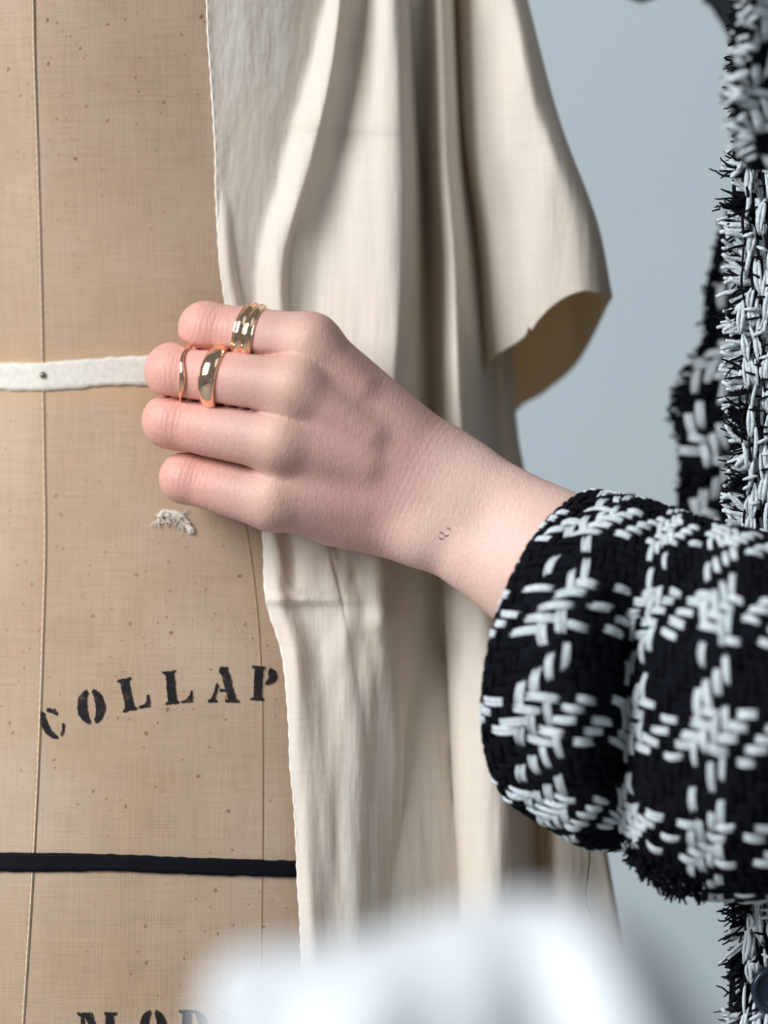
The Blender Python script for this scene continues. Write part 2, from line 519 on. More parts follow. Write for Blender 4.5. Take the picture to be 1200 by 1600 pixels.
# ------------------------------------------------------------------ stencilled letters
def arc(cx, cy, rx, ry, a0, a1, n=14):
    return [(cx + rx*math.cos(math.radians(a0 + (a1-a0)*i/n)), cy + ry*math.sin(math.radians(a0 + (a1-a0)*i/n))) for i in range(n+1)]
def moon(cx, cy, RX, RY, rx, ry, a0, a1, b0=None, b1=None):
    return arc(cx, cy, RX, RY, a0, a1) + arc(cx, cy, rx, ry, b1 if b1 is not None else a1, b0 if b0 is not None else a0)
STEM = [(0, 1), (.50, 1), (.50, .94), (.42, .90), (.42, .10), (.50, .06), (.50, 0), (0, 0), (0, .06), (.10, .10), (.10, .90), (0, .94)]
GL = {
 'L': [STEM, [(.56, 0), (.98, 0), (1.02, .36), (.94, .36), (.88, .20), (.76, .10), (.56, .07)]],
 'O': [moon(.46, .5, .44, .51, .13, .42, 102, 258, 112, 248), moon(.46, .5, .44, .51, .13, .42, 78, -78, 68, -68)],
 'C': [moon(.50, .5, .48, .51, .17, .42, 112, 262, 118, 246), [(.52, 1.0), (.70, .97), (.80, .86), (.90, .90), (.92, .68), (.84, .64), (.74, .74), (.60, .84), (.52, .88)],
       [(.60, .02), (.78, .08), (.92, .22), (.96, .36), (.88, .38), (.80, .24), (.70, .15), (.60, .12)]],
 'A': [[(.40, 1.0), (.62, 1.0), (.94, .08), (1.04, .06), (1.04, 0), (.56, 0), (.56, .06), (.66, .08), (.60, .28), (.38, .30), (.37, .38), (.56, .38), (.42, .76), (.34, .84)],
       [(0, 0), (.30, 0), (.30, .06), (.22, .10), (.30, .30), (.34, .46), (.27, .54), (.12, .10), (0, .06)]],
 'P': [STEM, moon(.50, .73, .44, .27, .12, .16, 68, -88, 50, -78)],
 'S': [moon(.40, .74, .38, .27, .12, .12, 100, 270, 110, 255), moon(.44, .26, .40, .27, .12, .12, 80, -80, 60, -60)],
 'M': [[(-.12, 1), (.44, 1), (.74, .28), (.74, 0), (.60, .18), (.16, .88), (.14, .12), (.24, .06), (.24, 0), (-.12, 0), (-.12, .06), (.02, .12), (.02, .88), (-.12, .94)],
       [(.86, 1), (1.34, 1), (1.34, .94), (1.24, .90), (1.24, .10), (1.34, .06), (1.34, 0), (.86, 0), (.86, .06), (.92, .10), (.92, .90)]],
 'D': [STEM, moon(.46, .5, .54, .50, .20, .40, 82, -82, 70, -70)],
 'E': [STEM, [(.54, 1), (1.0, 1), (1.0, .68), (.92, .70), (.84, .90), (.54, .92)], [(.50, .56), (.72, .64), (.72, .36), (.50, .46)],
       [(.54, 0), (1.0, 0), (1.04, .34), (.95, .32), (.86, .10), (.54, .08)]],
}
def letter(ch, x0, x1, ytop, ybot, rot, shrink=1.0):
    """bbox of the letter in the photo; rot = degrees counter-clockwise"""
    h = (ybot - ytop); w = (x1 - x0)
    cx, cy = (x0 + x1)/2, (ytop + ybot)/2
    gl = GL[ch]
    allp = [p for poly in gl for p in poly]
    gx0, gx1 = min(p[0] for p in allp), max(p[0] for p in allp)
    a = math.radians(rot)
    # un-rotated size so the rotated letter fills its box
    ca, sa = abs(math.cos(a)), abs(math.sin(a))
    h0 = h / (ca + sa*0.75); w0 = max((w - h0*sa)/ca, h0*0.55)
    me = bmesh.new()
    for poly in gl:
        dense = []
        n = len(poly)
        for i in range(n):
            p, q = poly[i], poly[(i+1) % n]
            L = math.hypot(q[0]-p[0], q[1]-p[1])
            m = max(1, int(L/0.07))
            for j in range(m):
                dense.append((p[0] + (q[0]-p[0])*j/m, p[1] + (q[1]-p[1])*j/m))
        pts = []
        for (u, v) in dense:
            lx = ((u - gx0)/(gx1 - gx0) - .5)*w0 + rng.gauss(0, .45)
            ly = (v - .5)*h0 + rng.gauss(0, .45)
            pts.append((cx + lx*math.cos(a) - ly*math.sin(a), cy - (lx*math.sin(a) + ly*math.cos(a))))
        W = on_form(np.array([p[0] for p in pts]), np.array([p[1] for p in pts]), 0.00028)
        vs = [me.verts.new(w) for w in W]
        f = me.faces.new(vs)
    me.normal_update()
    bmesh.ops.triangulate(me, faces=me.faces[:])
    mesh = bpy.data.meshes.new('stencil_letter'); me.to_mesh(mesh); me.free()
    mesh.materials.append(INK)
    o = bpy.data.objects.new('stencil_letter', mesh); COL.objects.link(o)
    adopt(o, form); tag(o, 'black stencilled letter ' + ch)
letter('C', 55, 108, 1099, 1162, 27)
letter('O', 118, 167, 1075, 1133, 5)
letter('L', 182, 237, 1054, 1112, 12)
letter('L', 253, 303, 1045, 1101, 6)
letter('A', 325, 375, 1041, 1098, -1)
letter('P', 391, 434, 1040, 1096, -3)
letter('S', 444, 484, 1042, 1100, -6)
letter('M', 120, 182, 1582, 1638, 0)
letter('O', 217, 261, 1578, 1636, 0)
letter('D', 280, 326, 1578, 1636, 0)
letter('E', 346, 392, 1579, 1638, 0)
letter('L', 410, 456, 1581, 1640, 0)

# ------------------------------------------------------------------ muslin drape
muslin = empty('muslin_drape', P(560, 1000, 10))
tag(muslin, 'cream muslin draped in soft folds over the right side of the dress form', 'fabric')
rows_py = [-60, 120, 260, 400, 540, 700, 850, 930, 1010, 1200, 1400, 1680]
colsA = [   # (px per row), (y mm per row)
 ([319, 330, 337, 344, 362, 390, 413, 416, 438, 455, 467, 480], [-8, -4, 0, 3, 6, 5, 0, -8, -12, -16, -18, -18]),
 ([345, 352, 356, 360, 380, 408, 432, 436, 458, 474, 486, 498], [-9, -5, 0, 3, 6, 5, -2, -12, -15, -17, -19, -19]),
 ([458, 438, 414, 384, 402, 428, 455, 465, 488, 515, 512, 512], [5, 7, 9, 10, 11, 10, 2, -9, -12, -14, -15, -16]),
 ([532, 508, 476, 438, 442, 460, 500, 520, 535, 560, 560, 560], [-9, -6, -3, 1, 3, 3, -2, -11, -11, -11, -12, -12]),
 ([542, 520, 490, 454, 456, 475, 515, 535, 552, 580, 585, 585], [-6, -3, 0, 4, 6, 5, -1, -9, -9, -8, -8, -8]),
 ([568, 548, 530, 508, 492, 500, 540, 560, 575, 600, 600, 600], [5, 7, 8, 9, 9, 8, 2, -7, -7, -5, -4, -4]),
 ([606, 607, 604, 602, 600, 595, 590, 592, 608, 624, 620, 620], [-5, -4, -3, -2, -1, -1, -1, -8, -4, 0, 2, 2]),
 ([632, 636, 640, 640, 632, 625, 625, 625, 632, 640, 645, 650], [2, 3, 4, 4, 5, 7, 8, 4, 8, 12, 14, 16]),
 ([645, 651, 657, 661, 665, 672, 680, 686, 690, 696, 704, 708], [30, 30, 32, 34, 34, 34, 30, 28, 28, 30, 32, 32]),
 ([654, 658, 664, 672, 676, 684, 692, 698, 704, 712, 724, 728], [36, 36, 36, 38, 36, 34, 28, 20, 14, 10, 8, 8]),
 ([680, 686, 692, 704, 708, 716, 735, 742, 755, 765, 770, 780], [10, 12, 14, 14, 12, 10, 6, 2, -2, -4, -6, -6]),
 ([700, 706, 712, 722, 730, 742, 775, 790, 800, 815, 815, 830], [18, 20, 22, 22, 20, 18, 14, 12, 10, 6, 4, 4]),
 ([716, 724, 734, 752, 765, 775, 800, 815, 825, 840, 848, 860], [50, 50, 52, 52, 50, 46, 42, 38, 36, 36, 38, 38]),
 ([740, 750, 760, 775, 785, 800, 830, 850, 860, 866, 870, 880], [58, 58, 58, 58, 54, 50, 40, 34, 28, 22, 20, 20]),
 ([770, 780, 785, 795, 800, 812, 850, 875, 895, 925, 960, 1000], [62, 62, 62, 62, 60, 56, 46, 40, 34, 30, 30, 30]),
]
def loft(cols, rows, nr, ncseg, disp=None):
    yy = np.linspace(rows[0], rows[-1], nr)
    PX = np.stack([cubic(rows, c[0], yy) for c in cols], 1)
    YY = np.stack([cubic(rows, c[1], yy) for c in cols], 1)
    nc = (len(cols)-1)*ncseg + 1
    u = np.linspace(0, len(cols)-1, nc)
    k = np.arange(len(cols))
    px = np.stack([cubic(k, PX[i], u) for i in range(nr)])
    ym = np.stack([cubic(k, YY[i], u) for i in range(nr)])
    py = np.repeat(yy[:, None], nc, 1)
    if disp: px, py, ym = disp(px, py, ym, u[None, :].repeat(nr, 0))
    return px, py, ym
def disp_main(px, py, ym, u):
    # fine pull creases fanning below the hand and rippled cut edge
    near = np.exp(-((py-930)/120)**2)
    ym = ym + 1.5*vnoise(px/42, py/210, 1) + 0.55*vnoise(px/16, py/130, 2)
    ym = ym + near*(1.6*vnoise(px/26 + py/260, py/80, 3))
    # pinch peak near (600, 965) and horizontal pull at 930
    ym = ym - 5*np.exp(-((px-598)/26)**2 - ((py-968)/24)**2)
    ym = ym - 3.5*np.exp(-((py-935)/9)**2)*np.clip(1-np.abs(px-470)/150, 0, 1)
    # pressed crease across the upper folds
    ym = ym + 0.5*np.tanh((py-205-(px-550)*0.06)/5)*np.exp(-((px-530)/120)**2)*np.exp(-((py-205)/60)**2)
    e = np.exp(-u/0.5)
    px = px + e*(1.2*vnoise(py/60, py*0+2, 4) + 0.25*vnoise(py/11, py*0+5, 5))
    # spread / keep in front of the form
    W = toworld(px, py, ym)
    lim = form_front(W[..., 0], W[..., 2])*1000 - 0.9
    ym = np.minimum(ym, np.where(u < 13, lim, ym))
    return px, py, ym
pxm, pym, ymm_ = loft(colsA, rows_py, 330, 9, disp_main)
MW = toworld(pxm, pym, ymm_)
front = link_mesh('front_panel', MW.reshape(-1, 3), grid_faces(*pxm.shape, flip=True), MUSLIN)
sol = front.modifiers.new('thickness', 'SOLIDIFY'); sol.thickness = 0.0005; sol.offset = 0
adopt(front, muslin)
# selvage: rolled cut edge
B = Bag()
edge = MW[:, 0]
B.add(tube([tuple(p) for p in edge], [0.00045 + 0.00012*math.sin(i*1.3) for i in range(len(edge))], 6))
sv = B.build('cut_edge', SELV); adopt(sv, muslin); tag(sv, 'pale cut edge')

# sleeve-like flap at the upper right
flap = [   # four stations from the top to the hem: (px, py, y)
 [(700, -60, 56), (715, 200, 56), (742, 400, 56), (762, 640, 50)],
 [(706, -60, 48), (720, 200, 46), (748, 400, 46), (757, 596, 44)],
 [(714, -60, 34), (730, 200, 32), (762, 370, 32), (776, 556, 34)],
 [(736, -60, 24), (762, 190, 22), (800, 350, 24), (815, 530, 28)],
 [(752, -60, 18), (786, 185, 16), (826, 340, 18), (834, 507, 24)],
 [(772, -60, 12), (818, 175, 9), (864, 325, 11), (872, 474, 18)],
 [(790, -60, 10), (844, 170, 7), (896, 315, 8), (912, 455, 14)],
 [(806, -60, 20), (868, 175, 18), (928, 340, 18), (951, 462, 24)],
 [(808, -60, 38), (868, 185, 38), (927, 350, 40), (951, 474, 48)],
 [(796, -60, 62), (850, 220, 66), (895, 400, 70), (906, 562, 78)],
 [(770, -60, 78), (800, 260, 82), (835, 460, 86), (852, 612, 90)],
 [(735, -60, 84), (760, 280, 86), (785, 500, 88), (804, 650, 90)],
 [(700, -60, 80), (725, 300, 84), (750, 540, 86), (800, 740, 84)],
]
ts = np.linspace(0, 3, 120)
nc = (len(flap)-1)*10 + 1
u = np.linspace(0, len(flap)-1, nc); kk = np.arange(len(flap))
st = np.array(flap, float)
A = np.zeros((120, len(flap), 3))
for c in range(len(flap)):
    for d_ in range(3):
        A[:, c, d_] = cubic(np.arange(4), st[c, :, d_], ts)
G = np.zeros((120, nc, 3))
for i in range(120):
    for d_ in range(3):
        G[i, :, d_] = cubic(kk, A[i, :, d_], u)
hem = np.clip((ts-2.2)/0.8, 0, 1)[:, None]
G[..., 1] += hem*(2.5*vnoise(u*1.7, u*0+1, 6)[None] - 9*np.exp(-((u-3.6)/0.10)**2)[None] + 5*np.exp(-((u-3.95)/0.15)**2)[None])
G[..., 2] += 1.8*vnoise(G[..., 0]/50, G[..., 1]/160, 2)
FW = toworld(G[..., 0], G[..., 1], G[..., 2])
fl = link_mesh('side_flap', FW.reshape(-1, 3), grid_faces(120, nc, flip=True), MUSLIN)
sol = fl.modifiers.new('thickness', 'SOLIDIFY'); sol.thickness = 0.0005; sol.offset = 0
adopt(fl, muslin)

# ------------------------------------------------------------------ person: hand and forearm as one surface
person = empty('person', P(1100, 1000, -60))
tag(person, 'person in a black and white tweed jacket pinching the muslin edge with one hand', 'person')

def W3(px, py, y): return np.array(P(px, py, y)) * 1000.0     # mm
fing = {
 'index':  [(486, 538, -46, 10.2), (322, 513, -36, 8.7), (328, 522, -13, 7.7), (350, 535, -1, 6.8)],
 'middle': [(458, 605, -51, 10.4), (272, 580, -36, 9.3), (284, 590, -10, 8.0), (318, 600, -1, 7.0)],
 'ring':   [(436, 690, -48, 10.2), (266, 658, -34, 8.9), (280, 668, -10, 7.8), (312, 676, -2, 6.8)],
 'pinky':  [(424, 783, -40, 9.8), (290, 747, -30, 8.3), (304, 752, -10, 7.2), (330, 756, -3, 6.4)],
}
meta = [  # knuckle end, wrist end
 ((484, 540, -44, 9.8), (704, 752, -31, 13.6)),
 ((458, 607, -47, 10.3), (690, 772, -32, 13.8)),
 ((438, 690, -44, 10.3), (668, 795, -31, 13.6)),
 ((430, 780, -38, 10.2), (642, 812, -30, 12.4)),
]
h = 0.75
lo = np.array([W3(215, 1030, -60)[0] - 4, -92, W3(600, 1040, -60)[2] - 2])
hi = np.array([W3(1040, 500, -60)[0], 18, W3(600, 455, -40)[2] + 3])
nx, ny, nzg = [int(v) for v in np.ceil((hi - lo)/h)]
gx = (lo[0] + h*np.arange(nx)).astype(np.float32)[:, None, None]
gy = (lo[1] + h*np.arange(ny)).astype(np.float32)[None, :, None]
gz = (lo[2] + h*np.arange(nzg)).astype(np.float32)[None, None, :]
def cone(a, b, cut=None):
    ra, rb = a[3], b[3]
    a = W3(*a[:3]).astype(np.float32); b = W3(*b[:3]).astype(np.float32); ba = b - a
    L2 = float(ba @ ba)
    px, py, pz = gx - a[0], gy - a[1], gz - a[2]
    t = np.clip((px*ba[0] + py*ba[1] + pz*ba[2]) / L2, 0, 1)
    d = np.sqrt((px - t*ba[0])**2 + (py - t*ba[1])**2 + (pz - t*ba[2])**2)
    return d - (ra + (rb - ra)*t)
def ball(c, ry=1.0):
    r = c[3]; p = W3(*c[:3])
    return np.sqrt((gx-p[0])**2 + ((gy-p[1])/ry)**2 + (gz-p[2])**2) - r
def smin(a, b, k):
    hh = np.clip(0.5 + 0.5*(b - a)/k, 0, 1)
    return b + (a - b)*hh - k*hh*(1-hh)
palm = None
for a, b in meta:
    c_ = cone(a, b)
    palm = c_ if palm is None else smin(palm, c_, 7.0)
palm = smin(palm, cone((520, 800, -24, 11), (640, 812, -26, 11.5)), 9)       # heel of the hand
palm = smin(palm, cone((560, 640, -22, 13), (690, 760, -28, 13)), 9)         # thenar mass
thumb = smin(cone((580, 640, -20, 12), (480, 590, -8, 9.5)), cone((480, 590, -8, 9.5), (400, 572, -2, 8.6)), 4)
thumb = smin(thumb, cone((400, 572, -2, 8.6), (345, 566, -1, 7.2)), 3)
palm = smin(palm, thumb, 6)
# forearm: radius and ulna sides
fa = smin(cone((694, 744, -31, 14.2), (905, 858, -43, 15.6)), cone((650, 800, -30, 13.4), (845, 925, -43, 16.0)), 10)
fa = smin(fa, cone((870, 890, -43, 19), (1010, 975, -52, 24)), 14)
palm = smin(palm, fa, 9)
palm = smin(palm, ball((655, 835, -38, 6.5)), 9)       # ulna head, faint
# knuckle heads and extensor tendons
for (p, q) in (((482, 530, -51, 5.5), (560, 600, -48, 2.2)), ((462, 598, -54.5, 5.6), (575, 680, -50, 2.2)),
               ((440, 680, -51.5, 5.6), (570, 725, -48, 2.2)), ((430, 772, -45, 5.4), (560, 790, -41, 2.0))):
    palm = smin(palm, cone(p, q), 7.5)
res = None; fs = []
for nme, ch in fing.items():
    f_ = smin(cone(ch[0], ch[1]), cone(ch[1], ch[2]), 2.2)
    f_ = smin(f_, cone(ch[2], ch[3]), 2.0)
    b1 = ch[1]
    f_ = smin(f_, ball((b1[0]-3, b1[1], b1[2]-2.0, b1[3]-1.3)), 3.5)
    fs.append(f_)
    hf = smin(palm, f_, 4.0)
    res = hf if res is None else np.minimum(res, hf)
free = 1/(1 + np.exp(-(palm - 1.1)/0.5))
for i in range(3):          # the crease where neighbouring fingers press together
    near = np.exp(-((fs[i] - fs[i+1])/0.9)**2) * np.clip(1.5 - np.abs(np.minimum(fs[i], fs[i+1]))/4.0, 0, 1)
    res = res + 2.0*near*free
del palm, fs, free, near

def surface_nets(Fv, lo, h):
    n = Fv.shape
    s = Fv < 0
    cnt = np.zeros((n[0]-1, n[1]-1, n[2]-1), np.uint8)
    acc = np.zeros(cnt.shape + (3,), np.float32)
    rngs = lambda o, ax: slice(o, n[ax]-1+o)
    corner = lambda A, o: A[rngs(o[0], 0), rngs(o[1], 1), rngs(o[2], 2)]
    for ax in range(3):
        o1, o2 = [(1, 2), (0, 2), (0, 1)][ax]
        for i in (0, 1):
            for j in (0, 1):
                a = [0, 0, 0]; a[o1] = i; a[o2] = j
                b = list(a); b[ax] = 1
                fa_, fb = corner(Fv, a), corner(Fv, b)
                m = corner(s, a) != corner(s, b)
                idx = np.nonzero(m)
                t = fa_[idx]/(fa_[idx]-fb[idx])
                cnt[idx] += 1
                p = np.zeros((len(t), 3), np.float32); p[:] = a; p[:, ax] = t
                acc[idx] += p
    m = cnt > 0
    ids = -np.ones(cnt.shape, np.int64); ids[m] = np.arange(m.sum())
    ci = np.argwhere(m)
    verts = lo + h*(ci + acc[m]/cnt[m][:, None])
    faces = []
    for ax in range(3):
        o1, o2 = [(1, 2), (2, 0), (0, 1)][ax]
        sl0 = [slice(0, n[k]-1) for k in range(3)]; sl1 = list(sl0)
        sl1[ax] = slice(1, n[ax])
        A = s[tuple(sl0)]; Bq = s[tuple(sl1)]
        e = np.argwhere(A != Bq)
        e = e[(e[:, o1] > 0) & (e[:, o2] > 0)]
        inside = s[e[:, 0], e[:, 1], e[:, 2]]
        def g(d1, d2):
            q = e.copy(); q[:, o1] -= d1; q[:, o2] -= d2
            return ids[q[:, 0], q[:, 1], q[:, 2]]
        qd = np.stack([g(0, 0), g(1, 0), g(1, 1), g(0, 1)], 1)
        qd[~inside] = qd[~inside][:, ::-1]
        faces.append(qd)
    faces = np.concatenate(faces)
    faces = faces[(faces >= 0).all(1)]
    return verts, faces
hv, hfc = surface_nets(res.astype(np.float32), lo, h)
del res
# light smoothing
ed = np.concatenate([hfc[:, [0, 1]], hfc[:, [1, 2]], hfc[:, [2, 3]], hfc[:, [3, 0]]])
for _ in range(2):
    acc = np.zeros_like(hv); c_ = np.zeros(len(hv))
    np.add.at(acc, ed[:, 0], hv[ed[:, 1]]); np.add.at(c_, ed[:, 0], 1)
    np.add.at(acc, ed[:, 1], hv[ed[:, 0]]); np.add.at(c_, ed[:, 1], 1)
    hv = hv*0.5 + 0.5*acc/np.maximum(c_, 1)[:, None]
arm = link_mesh('hand_and_forearm', hv/1000.0, hfc[:, ::-1], SKIN)
# per-vertex skin tone and fold coordinates
tone = np.zeros((len(hv), 3)); fold = np.zeros((len(hv), 3))
gs = lambda c, r: np.exp(-((hv - W3(*c[:3]))**2).sum(1)/(r*r))
for nme, ch in fing.items():
    a, b = W3(*ch[0][:3]), W3(*ch[1][:3]); ax = (b-a)/np.linalg.norm(b-a)
    tone[:, 0] += 0.75*gs((ch[1][0], ch[1][1], ch[1][2]-6), 15)
    tone[:, 1] += 0.5*gs((ch[0][0]-4, ch[0][1]-2, ch[0][2]-9), 8.5)
    m = gs((ch[1][0]+8, ch[1][1], ch[1][2]-8), 7)
    fold[:, 0] += m*((hv - b) @ ax); fold[:, 2] += m
    fold[:, 1] += m
# wrist creases
wa, wb = W3(640, 790, -44), W3(760, 850, -50); wx = (wb-wa)/np.linalg.norm(wb-wa)
m = np.exp(-(((hv - W3(625, 800, -44)) @ wx)/6)**2)*0.6
fold[:, 0] += m*((hv - wa) @ wx)*0.9; fold[:, 2] += m; fold[:, 1] += m*0.7
fold[:, 0] /= np.maximum(fold[:, 2], 1e-4)
tone[:, 2] = np.clip(((hv - W3(610, 790, -44)) @ wx)/14, 0, 1)
tone = np.clip(tone, 0, 1); fold[:, 1] = np.clip(fold[:, 1], 0, 1)
for nm, arr in (('tone', tone), ('fold', fold)):
    at = arm.data.attributes.new(nm, 'FLOAT_VECTOR', 'POINT')
    at.data.foreach_set('vector', arr.astype(np.float32).ravel())
adopt(arm, person); tag(arm, 'bare right hand and wrist, fingers bent at the middle knuckles')

# ray onto the skin for the tattoo
from mathutils.bvhtree import BVHTree
bvh = BVHTree.FromPolygons([Vector(v/1000.0) for v in hv], [tuple(int(i) for i in f) for f in hfc])
def on_skin(px, py, lift=0.0001):
    o = Vector((0, -D, 0)); d = (P(px, py, 0) - o).normalized()
    hit, nrm, i, dist = bvh.ray_cast(o, d)
    return hit - d*lift
B = Bag()
for stroke in ([(686, 832), (690, 832), (694, 836)], [(694, 838), (698, 837), (701, 836)], [(684, 838), (688, 842), (694, 842)],
               [(697, 825), (701, 825), (705, 829)]):
    B.add(tube([on_skin(*p) for p in stroke], [0.00012, 0.00022, 0.0001], 5))
tt_ = B.build('wrist_tattoo', INKSKIN); adopt(tt_, person); tag(tt_, 'tiny faded tattoo mark')

# ------------------------------------------------------------------ rings
def ring_frame(finger, t):
    ch = fing[finger]
    a, b = Vector(W3(*ch[1][:3]))/1000, Vector(W3(*ch[0][:3]))/1000
    r = (ch[1][3] + (ch[0][3]-ch[1][3])*t)/1000
    ax = (b-a).normalized(); c = a.lerp(b, t)
    return c, ax, r
def ring(finger, t, prof, tilt=(0, 0), wav=None, n=96, extra=0.0):
    """prof(theta) -> list of (axial, radial) metres, closed loop"""
    c, ax, r = ring_frame(finger, t)
    ax = (ax + Vector((0, tilt[0], tilt[1]))).normalized()
    e1 = Vector((0, -1, 0)); e1 = (e1 - ax*e1.dot(ax)).normalized(); e2 = ax.cross(e1)
    V = []
    for i in range(n):
        th = 2*math.pi*i/n
        pr = prof(th)
        for (u_, v_) in pr:
            rr = r + extra + v_
            V.append(c + ax*u_ + (e1*math.cos(th) + e2*math.sin(th))*rr - c)
    m = len(pr)
    F = []
    for i in range(n):
        for j in range(m):
            F.append((i*m + j, i*m + (j+1) % m, ((i+1) % n)*m + (j+1) % m, ((i+1) % n)*m + j))
    o = link_mesh('ring', V, F, GOLD)
    o.location = c
    return o
def dome(w, hgt, n=14, base=-0.0004):
    pts = []
    for i in range(n+1):
        a = math.pi*i/n
        pts.append((-math.cos(a)*w/2, math.sin(a)**0.8*hgt if 0 < i < n else 0))
    pts += [(w*0.42, base), (-w*0.42, base)]
    return pts
def double_prof(th):
    # two rounded bands separated by a groove, with a small bead either side
    w = 0.0072*(0.80 + 0.20*math.cos(th)); pts = []
    N = 40
    for i in range(N+1):
        s_ = -1 + 2*i/N
        b = abs(s_)
        if b > 0.86: hh = 0.00055*math.sqrt(max(0, 1-((b-0.93)/0.075)**2))
        else:
            hh = 0.0013*math.sqrt(max(0, 1-((b-0.42)/0.46)**2))
        pts.append((s_*w/2, 0.0002 + hh))
    return pts + [(w*0.45, -0.0005), (-w*0.45, -0.0005)]
r1 = ring('index', 0.44, double_prof, tilt=(0.0, -0.06), extra=0.0002)
tag(r1, 'wide double-banded rose gold ring on the uppermost finger', 'ring')
def dome_prof(th):
    k = 0.70 + 0.30*max(0, math.cos(th))
    return dome(0.0062*k, 0.0019*(0.55 + 0.45*k))
r2 = ring('middle', 0.385, dome_prof, tilt=(0.0, -0.07), extra=0.0002)
tag(r2, 'smooth domed gold ring, nearer the knuckles on the second finger from top', 'ring')
def wavy_prof(th):
    off = 0.0011*math.sin(th*3 + 0.5); rad = 0.00072*(1 + 0.45*math.cos(th*3 - 0.6))
    return [(off + rad*math.cos(a)*1.05, 0.0004 + rad*math.sin(a)) for a in [2*math.pi*i/10 for i in range(10)]]
r3 = ring('middle', 0.16, wavy_prof, tilt=(0.0, -0.05), extra=0.0003)
tag(r3, 'thin wavy gold ring, nearer the fingertip on the second finger from top', 'ring')

# ------------------------------------------------------------------ tweed weaving
class Surf:
    """bilinear sampler on a grid of world points"""
    def __init__(s, A, outward):
        s.A = A; s.n = A.shape
        du = np.gradient(A, axis=0); dv = np.gradient(A, axis=1)
        N = np.cross(du, dv); N /= np.maximum(np.linalg.norm(N, axis=2, keepdims=True), 1e-12)
        s.N = N*outward
    def at(s, u, v):
        u = np.clip(u, 0, s.n[0]-1.001); v = np.clip(v, 0, s.n[1]-1.001)
        i, j = u.astype(int), v.astype(int); fu, fv = (u-i)[:, None], (v-j)[:, None]
        f = lambda X: (X[i, j]*(1-fu) + X[i+1, j]*fu)*(1-fv) + (X[i, j+1]*(1-fu) + X[i+1, j+1]*fu)*fv
        n = f(s.N); n /= np.maximum(np.linalg.norm(n, axis=1, keepdims=True), 1e-9)
        return f(s.A), n
def tweed(bag, surf, nu, nv, per_u=8, per_v=8, wu=4, wv=5, ou=0, ov=0, strands=4, seed=1, keep=None, rad=0.00055, lift=0.0):
    """2/2 twill of yarns over a surface; nu x nv crossings. White where the yarn belongs to a white band"""
    R = random.Random(seed)
    su, sv = (surf.n[0]-1)/nu, (surf.n[1]-1)/nv
    def float_(i, j, along_v, white):
        ns = 7
        L = 2.55
        t = np.linspace(-0.08, 1.08, ns)
        jit = R.uniform(-.12, .12); jit2 = R.uniform(-.12, .12); slant = R.uniform(-.1, .55)
        fat = R.uniform(0.75, 1.15)
        if white and R.random() < 0.13: return
        L *= R.uniform(0.7, 1.05)
        for k in range(strands):
            off = (k-(strands-1)/2)/max(1, strands)*0.70*fat
            a = np.full(ns, off + 0.5 + jit) + slant*(t-.5) + 0.05*np.sin(t*3+k*2+i)
            b = (t - .5)*L + 1.0 + jit2 + R.uniform(-.12, .12)
            if along_v: uu, vv = (i + a)*su, (j + b)*sv
            else: uu, vv = (i + b)*su, (j + a)*sv
            p, n = surf.at(uu, vv)
            arch = np.sin(np.clip(t, 0, 1)*math.pi)
            hgt = lift + rad*(0.0 + 1.9*arch**0.7) + (0.0004*R.random() if white else 0)
            pts = p + n*hgt[:, None]
            rr = rad*(0.55 + 0.55*arch**0.6)*R.uniform(.85, 1.2)*(1.0 if white else 0.9)
            bag.add(tube([tuple(q) for q in pts], list(rr), 5), 1 if white else 0)
    for i in range(nu):
        for j in range(nv):
            if keep and not keep(i/nu, j/nv): continue
            ph = (i + j) % 4
            Wu = ((i + ou) % per_u) < wu; Wv = ((j + ov) % per_v) < wv
            # warp i (runs along v) floats over wefts j, j+1
            if ph == 0: float_(i, j, True, Wu)
            # weft j (runs along u) floats over warps i, i+1
            if ph == 2: float_(i, j, False, Wv)

# sleeve
sl = [  # T, Bt, front   (px, py, y)
 ((908, 790, -48), (868, 1242, -46), (774, 1052, -72)),
 ((914, 776, -50), (862, 1262, -46), (765, 1070, -79)),
 ((990, 782, -54), (925, 1322, -50), (880, 1062, -98)),
 ((1050, 800, -56), (985, 1326, -52), (968, 1070, -90)),
 ((1085, 812, -58), (1030, 1372, -55), (1040, 1075, -102)),
 ((1140, 826, -62), (1110, 1400, -60), (1120, 1085, -116)),
 ((1220, 845, -66), (1210, 1402, -66), (1210, 1090, -122)),
 ((1340, 870, -66), (1340, 1400, -66), (1330, 1090, -124)),
]
NS, NTH = 150, 220
kk = np.arange(len(sl)); ss = np.linspace(0, len(sl)-1, NS)
arr = np.array(sl, float)
I = np.zeros((NS, 3, 3))
for a in range(3):
    for b in range(3):
        I[:, a, b] = cubic(kk, arr[:, a, b], ss)
Cc = (I[:, 0] + I[:, 1])/2; Aa = (I[:, 0] - I[:, 1])/2; Bb = I[:, 2] - Cc
th = np.linspace(math.radians(-75), math.radians(285), NTH)
G = Cc[:, None] + Aa[:, None]*np.cos(th)[None, :, None] + Bb[:, None]*np.sin(th)[None, :, None]
G[..., 2] += 4.5*vnoise(G[..., 0]/85, G[..., 1]/120, 3) + 1.5*vnoise(G[..., 0]/30, G[..., 1]/40, 5)
